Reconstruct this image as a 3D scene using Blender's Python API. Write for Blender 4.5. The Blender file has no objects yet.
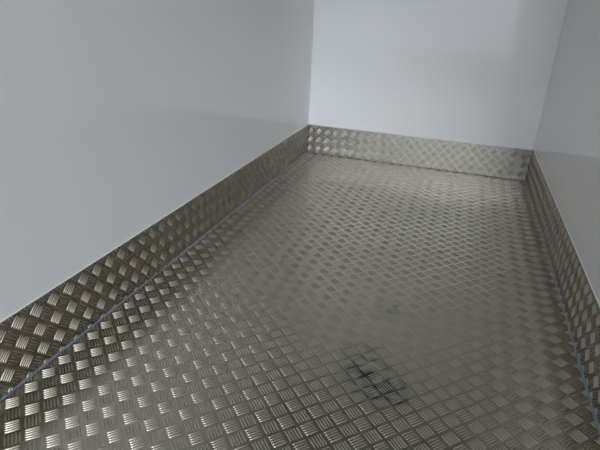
import bpy, math, random
import numpy as np
from mathutils import Matrix, Vector

S = 0.042                      # one repeat of the tread pattern, in metres
W, D, KH = 24.10, 58.0, 3.35   # inner width, depth to the open end, kick plate height (in repeats)
HT = 36.0                      # inner height
C = bpy.context.scene.collection
sc = bpy.context.scene
rng = np.random.default_rng(7)

# ------------------------------------------------------------------ camera
yaw, pitch, roll = -0.2947, -0.4086, 0.0494
f = Vector((math.sin(yaw)*math.cos(pitch), math.cos(yaw)*math.cos(pitch), math.sin(pitch)))
ri = Vector((math.cos(yaw), -math.sin(yaw), 0)); up = ri.cross(f)
R = ri*math.cos(roll) + up*math.sin(roll); U = -ri*math.sin(roll) + up*math.cos(roll)
cd = bpy.data.cameras.new('camera'); cam = bpy.data.objects.new('camera', cd); C.objects.link(cam)
loc = Vector((16.3468, -55.1494, 15.6124))*S
cam.matrix_world = Matrix(((R.x, U.x, -f.x, loc.x), (R.y, U.y, -f.y, loc.y), (R.z, U.z, -f.z, loc.z), (0, 0, 0, 1)))
cd.sensor_width = 36; cd.lens = 501.86/600*36; cd.clip_start = 0.01
cd.dof.use_dof = True; cd.dof.focus_distance = 1.0; cd.dof.aperture_fstop = 5.6
sc.camera = cam

# ------------------------------------------------------------------ overcast daylight
GLOW_DIR, GLOW_EXP, GLOW, SKY = (.2, -1, .40), 22, 8, .42      # bright patch of cloud behind and to the right
w = bpy.data.worlds.new('overcast_sky'); sc.world = w; w.use_nodes = True
nt = w.node_tree; nt.nodes.clear()
tc = nt.nodes.new('ShaderNodeTexCoord'); bg = nt.nodes.new('ShaderNodeBackground'); wo = nt.nodes.new('ShaderNodeOutputWorld')
dt = nt.nodes.new('ShaderNodeVectorMath'); dt.operation = 'DOT_PRODUCT'; dt.inputs[1].default_value = Vector(GLOW_DIR).normalized()
nt.links.new(tc.outputs['Generated'], dt.inputs[0])
pw = nt.nodes.new('ShaderNodeMath'); pw.operation = 'MAXIMUM'; pw.inputs[1].default_value = 0; nt.links.new(dt.outputs['Value'], pw.inputs[0])
p2 = nt.nodes.new('ShaderNodeMath'); p2.operation = 'POWER'; p2.inputs[1].default_value = GLOW_EXP; nt.links.new(pw.outputs[0], p2.inputs[0])
p3 = nt.nodes.new('ShaderNodeMath'); p3.operation = 'MULTIPLY_ADD'; p3.inputs[1].default_value = GLOW; p3.inputs[2].default_value = SKY
nt.links.new(p2.outputs[0], p3.inputs[0]); nt.links.new(p3.outputs[0], bg.inputs[1])
bg.inputs[0].default_value = (.90, .955, 1.05, 1)
nt.links.new(bg.outputs[0], wo.inputs[0])
sc.view_settings.view_transform = 'Standard'; sc.view_settings.look = 'None'
sc.view_settings.gamma = 1; sc.view_settings.use_curve_mapping = False
sc.view_settings.exposure = .61

# ------------------------------------------------------------------ materials
def mat(name, base, rough, metal=0.0, spec=0.5):
    m = bpy.data.materials.new(name); m.use_nodes = True
    b = m.node_tree.nodes['Principled BSDF']
    b.inputs['Base Color'].default_value = (*base, 1); b.inputs['Roughness'].default_value = rough
    b.inputs['Metallic'].default_value = metal; b.inputs['Specular IOR Level'].default_value = spec
    return m, m.node_tree, b

def noise(t, vec, scale, detail=3):
    n = t.nodes.new('ShaderNodeTexNoise'); n.inputs['Scale'].default_value = scale; n.inputs['Detail'].default_value = detail
    t.links.new(vec, n.inputs['Vector']); return n.outputs['Fac']

def mth(t, op, a, b=None, c=None, clamp=False):
    n = t.nodes.new('ShaderNodeMath'); n.operation = op; n.use_clamp = clamp
    for i, v in enumerate((a, b, c)):
        if v is None: continue
        if isinstance(v, (int, float)): n.inputs[i].default_value = v
        else: t.links.new(v, n.inputs[i])
    return n.outputs[0]

def mixc(t, fac, a, b):
    n = t.nodes.new('ShaderNodeMix'); n.data_type = 'RGBA'
    if isinstance(fac, (int, float)): n.inputs[0].default_value = fac
    else: t.links.new(fac, n.inputs[0])
    for i, v in ((6, a), (7, b)):
        if isinstance(v, tuple): n.inputs[i].default_value = (*v, 1)
        else: t.links.new(v, n.inputs[i])
    return n.outputs[2]

def aluminium(name, base, stains=()):
    m, t, b = mat(name, base, .3, 1.0)
    co = t.nodes.new('ShaderNodeTexCoord').outputs['Object']
    n1 = noise(t, co, 6); n2 = noise(t, co, 90)
    r = mth(t, 'MULTIPLY_ADD', n1, .10, ROUGH); r = mth(t, 'MULTIPLY_ADD', n2, .06, r)
    col = mixc(t, mth(t, 'MULTIPLY', n1, .5), base, tuple(.86*v for v in base))
    gz = t.nodes.new('ShaderNodeVertexColor'); gz.layer_name = 'bar_height'       # raised bars stay paler, the sheet between them is darker
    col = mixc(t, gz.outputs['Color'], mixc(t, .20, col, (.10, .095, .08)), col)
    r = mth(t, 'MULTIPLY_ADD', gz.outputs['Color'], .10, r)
    for (x, y, rad, amt) in stains:                       # ground-in dirt of its own shape
        vs = t.nodes.new('ShaderNodeVectorMath'); vs.operation = 'DISTANCE'
        t.links.new(co, vs.inputs[0]); vs.inputs[1].default_value = (x*S, y*S, 0)
        d = mth(t, 'DIVIDE', vs.outputs['Value'], rad*S)
        d = mth(t, 'SUBTRACT', 1.0, d, clamp=True)
        k = mth(t, 'MULTIPLY', mth(t, 'MULTIPLY_ADD', noise(t, co, 38, 4), 3.2, -1.0, clamp=True), amt)
        k = mth(t, 'MULTIPLY', mth(t, 'POWER', d, .7), k, clamp=True)
        sz = t.nodes.new('ShaderNodeSeparateXYZ'); t.links.new(co, sz.inputs[0])
        low = mth(t, 'MULTIPLY_ADD', sz.outputs['Z'], -1/(.018*S), 1.15, clamp=True)   # it sits between the raised bars
        k = mth(t, 'MULTIPLY', k, mth(t, 'MAXIMUM', low, .12))
        col = mixc(t, k, col, (.06, .075, .065))
        r = mth(t, 'MULTIPLY_ADD', k, .2, r)
    t.links.new(col, b.inputs['Base Color']); t.links.new(r, b.inputs['Roughness'])
    return m

ROUGH = .16
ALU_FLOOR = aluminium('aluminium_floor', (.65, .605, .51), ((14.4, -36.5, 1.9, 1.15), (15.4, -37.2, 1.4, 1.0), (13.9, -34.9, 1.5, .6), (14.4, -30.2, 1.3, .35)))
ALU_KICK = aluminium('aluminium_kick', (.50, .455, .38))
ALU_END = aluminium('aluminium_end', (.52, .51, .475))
GRP, _, _ = mat('white_gloss_panel', (.85, .857, .845), .06)
CEIL, _, _ = mat('grey_ceiling_panel', (.42, .42, .42), .3)  # ceiling out of view, made grey to darken the tops of the walls
SEAL, _, _ = mat('grey_sealant', (.19, .225, .265), .4)
DSEAL, _, _ = mat('dark_joint', (.045, .048, .048), .6)
WSEAL, _, _ = mat('white_sealant', (.8, .82, .82), .35)
TRIM, _, _ = mat('anodised_trim', (.6, .6, .6), .35, 1.0)
GROUND, tg, bgd = mat('concrete', (.16, .16, .16), .9)
cog = tg.nodes.new('ShaderNodeTexCoord').outputs['Object']
tg.links.new(mixc(tg, noise(tg, cog, 30), (.38, .37, .35), (.48, .47, .45)), bgd.inputs['Base Color'])

# ------------------------------------------------------------------ mesh helpers
def obj(name, V, F, m, label, smooth=False):
    me = bpy.data.meshes.new(name); me.from_pydata(V, [], F); me.update(); me.materials.append(m)
    if smooth: me.polygons.foreach_set('use_smooth', [True]*len(me.polygons))
    o = bpy.data.objects.new(name, me); C.objects.link(o)
    o['kind'] = 'structure'; o['label'] = label
    return o

def box(name, a, b, m, label, bevel=0.0):
    (x0, y0, z0), (x1, y1, z1) = [[v*S for v in p] for p in (a, b)]
    V = [(x, y, z) for x in (x0, x1) for y in (y0, y1) for z in (z0, z1)]
    F = [(0, 1, 3, 2), (4, 6, 7, 5), (0, 4, 5, 1), (2, 3, 7, 6), (0, 2, 6, 4), (1, 5, 7, 3)]
    o = obj(name, V, F, m, label)
    if bevel:
        bv = o.modifiers.new('bevel', 'BEVEL'); bv.width = bevel*S; bv.segments = 3
    return o

BL, BW, BH = .305, .041, .032          # half length, half width and height of one raised bar
NSEG = 10
th = np.arange(NSEG)*2*math.pi/NSEG + math.pi/NSEG
ex = np.sign(np.cos(th))*np.abs(np.cos(th))**.75; ey = np.sign(np.sin(th))*np.abs(np.sin(th))**.85
RINGS = [(1.0, -.004), (.78, .50*BH), (.42, .88*BH)]

def treadplate(name, size, phase, dir_sign, to_world, thick, m, label):
    """Sheet size[0] x size[1] (u, v) with five-bar blocks; phase = centre of one block whose bars run along (1, dir_sign)."""
    su, sv = size
    V = [np.array([(0, 0, 0), (su, 0, 0), (su, sv, 0), (0, sv, 0), (0, 0, -thick), (su, 0, -thick), (su, sv, -thick), (0, sv, -thick)], float)]
    F = [(0, 1, 2, 3), (7, 6, 5, 4), (0, 4, 5, 1), (1, 5, 6, 2), (2, 6, 7, 3), (3, 7, 4, 0)]
    n0 = 8; r2 = math.sqrt(.5); marg = .03
    for kind in (0, 1):
        t = np.array((1, dir_sign))*r2 if kind == 0 else np.array((1, -dir_sign))*r2
        n = np.array((-t[1], t[0])); off = 0 if kind == 0 else .5
        for i in range(-2, int(su)+3):
            for j in range(-2, int(sv)+3):
                c = np.array((phase[0] % 1 + off + i, phase[1] % 1 + off + j))
                for k in range(-2, 3):
                    p = c + n*k*.126
                    if not (marg < p[0]+0 < su-marg and marg < p[1] < sv-marg) and not (-.5 < p[0] < su+.5 and -.5 < p[1] < sv+.5): continue
                    lo, hi = -BL, BL                       # trim the bar where the sheet is cut
                    for ax, lim in ((0, su), (1, sv)):
                        a, b = (marg-p[ax])/t[ax], (lim-marg-p[ax])/t[ax]
                        lo, hi = max(lo, min(a, b)), min(hi, max(a, b))
                    if hi-lo < .10: continue
                    q = p + t*(lo+hi)/2; hl = (hi-lo)/2
                    hgt = rng.uniform(.93, 1.07)
                    vv = np.empty((3*NSEG+1, 3))
                    for r, (s, z) in enumerate(RINGS):
                        le = hl - BW*(1-s)*2.6 if hl > .12 else hl*s
                        xy = q + np.outer(ex*le, t) + np.outer(ey*BW*s, n)
                        vv[r*NSEG:(r+1)*NSEG, :2] = xy; vv[r*NSEG:(r+1)*NSEG, 2] = z*hgt
                    vv[-1] = (*q, BH*hgt)
                    V.append(vv)
                    for r in range(2):
                        for s in range(NSEG):
                            a0, a1 = n0+r*NSEG+s, n0+r*NSEG+(s+1) % NSEG
                            F.append((a0, a1, a1+NSEG, a0+NSEG))
                    for s in range(NSEG):
                        F.append((n0+2*NSEG+s, n0+2*NSEG+(s+1) % NSEG, n0+3*NSEG))
                    n0 += 3*NSEG+1
    V = np.concatenate(V)
    o_, u_, v_, w_ = [np.array(x, float) for x in to_world]
    Wd = (o_ + np.outer(V[:, 0], u_) + np.outer(V[:, 1], v_) + np.outer(V[:, 2], w_))*S
    if np.dot(np.cross(u_, v_), w_) < 0: F = [tuple(reversed(x)) for x in F]
    ob = obj(name, Wd.tolist(), F, m, label)
    wn = np.clip(V[:, 2]/(.5*BH), 0, 1); at = ob.data.color_attributes.new('bar_height', 'FLOAT_COLOR', 'POINT')
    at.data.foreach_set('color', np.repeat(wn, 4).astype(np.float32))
    sm = np.ones(len(F), bool); sm[:6] = False
    ob.data.polygons.foreach_set('use_smooth', sm); ob.data.update()
    return ob

def bead(name, p0, p1, u, v, rad, m, label, wob=.34, step=.12):
    """A run of sealant in the corner: u and v point away from the two surfaces."""
    p0, p1, u, v = [np.array(x, float) for x in (p0, p1, u, v)]
    L = np.linalg.norm(p1-p0); n = int(L/step); V = []; F = []; K = 6
    r = rad; prev = 0
    for i in range(n+1):
        prev = .75*prev + .25*rng.normal(); r = rad*(1+wob*1.6*prev)
        c = p0 + (p1-p0)*i/n
        for k in range(K+1):
            a = math.pi/2*k/K; bulge = 1 - .20*math.sin(2*a)
            V.append(tuple((c + r*bulge*(u*math.cos(a) + v*math.sin(a)))*S))
        V.append(tuple(c*S))
        if i:
            b0, b1 = (i-1)*(K+2), i*(K+2)
            for k in range(K+2):
                F.append((b0+k, b1+k, b1+(k+1) % (K+2), b0+(k+1) % (K+2)))
    F.append(tuple(range(K+2))); F.append(tuple(reversed(range(n*(K+2), (n+1)*(K+2)))))
    o = obj(name, V, F, m, label, True)
    import bmesh
    bm = bmesh.new(); bm.from_mesh(o.data); bmesh.ops.recalc_face_normals(bm, faces=bm.faces); bm.to_mesh(o.data); bm.free()
    return o

# ------------------------------------------------------------------ the box
PT = .9                               # panel thickness
KT = .05                              # kick plate thickness
box('wall_left', (-PT, -D, -.5), (0, PT, HT), GRP, 'smooth glossy white wall panel on the left, the largest in the picture')
box('wall_right', (W, -D, -.5), (W+PT, PT, HT), GRP, 'smooth glossy white wall panel at the right edge, reflecting the end kick plate')
box('wall_back', (0, 0, -.5), (W, PT, HT), GRP, 'smooth glossy white wall panel closing the far end')
box('ceiling', (-PT, -D, HT), (W+PT, PT, HT+PT), CEIL, 'plain grey roof panel above the metal floor')
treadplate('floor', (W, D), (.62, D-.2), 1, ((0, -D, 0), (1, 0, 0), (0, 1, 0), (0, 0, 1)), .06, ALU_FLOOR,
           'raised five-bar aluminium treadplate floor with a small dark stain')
# kick plates: u runs along the wall, v up
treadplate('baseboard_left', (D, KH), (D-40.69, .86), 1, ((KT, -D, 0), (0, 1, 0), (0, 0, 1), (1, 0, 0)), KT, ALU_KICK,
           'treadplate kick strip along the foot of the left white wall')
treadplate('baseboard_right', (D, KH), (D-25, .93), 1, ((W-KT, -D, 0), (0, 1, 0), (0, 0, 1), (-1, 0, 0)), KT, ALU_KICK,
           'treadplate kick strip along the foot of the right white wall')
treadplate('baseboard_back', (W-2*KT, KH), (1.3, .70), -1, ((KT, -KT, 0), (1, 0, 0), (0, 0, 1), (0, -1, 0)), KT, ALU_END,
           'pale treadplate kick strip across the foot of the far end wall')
bead('trim_1', (KT, -D, 0), (KT, -KT, 0), (1, 0, 0), (0, 0, 1), .10, SEAL, 'uneven blue-grey sealant bead where floor meets left kick strip')
bead('trim_2', (W-KT, -D, 0), (W-KT, -KT, 0), (-1, 0, 0), (0, 0, 1), .10, SEAL, 'uneven blue-grey sealant bead where floor meets right kick strip')
bead('trim_3', (KT, -KT, 0), (W-KT, -KT, 0), (0, -1, 0), (0, 0, 1), .075, DSEAL, 'thin sealant line where floor meets the far end kick strip', .1)
bead('trim_4', (0, -D, KH), (0, 0, KH), (1, 0, 0), (0, 0, 1), .055, WSEAL, 'thin white sealant line on top of left kick strip', .05, .5)
bead('trim_5', (W, -D, KH), (W, 0, KH), (-1, 0, 0), (0, 0, 1), .055, WSEAL, 'thin white sealant line on top of right kick strip', .05, .5)
bead('trim_6', (0, 0, KH), (W, 0, KH), (0, -1, 0), (0, 0, 1), .045, WSEAL, 'thin white sealant line on top of the far end kick strip', .05, .5)
bead('trim_7', (0, 0, KH+.06), (0, 0, HT), (1, 0, 0), (0, -1, 0), .05, WSEAL, 'fine sealant line in the left far corner of the white walls', .05, .5)
bead('trim_8', (W, 0, KH+.06), (W, 0, HT), (-1, 0, 0), (0, -1, 0), .05, WSEAL, 'fine sealant line in the right far corner of the white walls', .05, .5)
bead('trim_9', (KT, -KT, 0), (KT, -KT, KH), (1, 0, 0), (0, -1, 0), .07, DSEAL, 'dark upright joint between left and far end kick strips', .1)
bead('trim_10', (W-KT, -KT, 0), (W-KT, -KT, KH), (-1, 0, 0), (0, -1, 0), .07, DSEAL, 'dark upright joint between right and far end kick strips', .1)
# yard outside the open end
box('ground', (-400, -400, -13), (400, 400, -12), GROUND, 'pale concrete yard outside the open end')
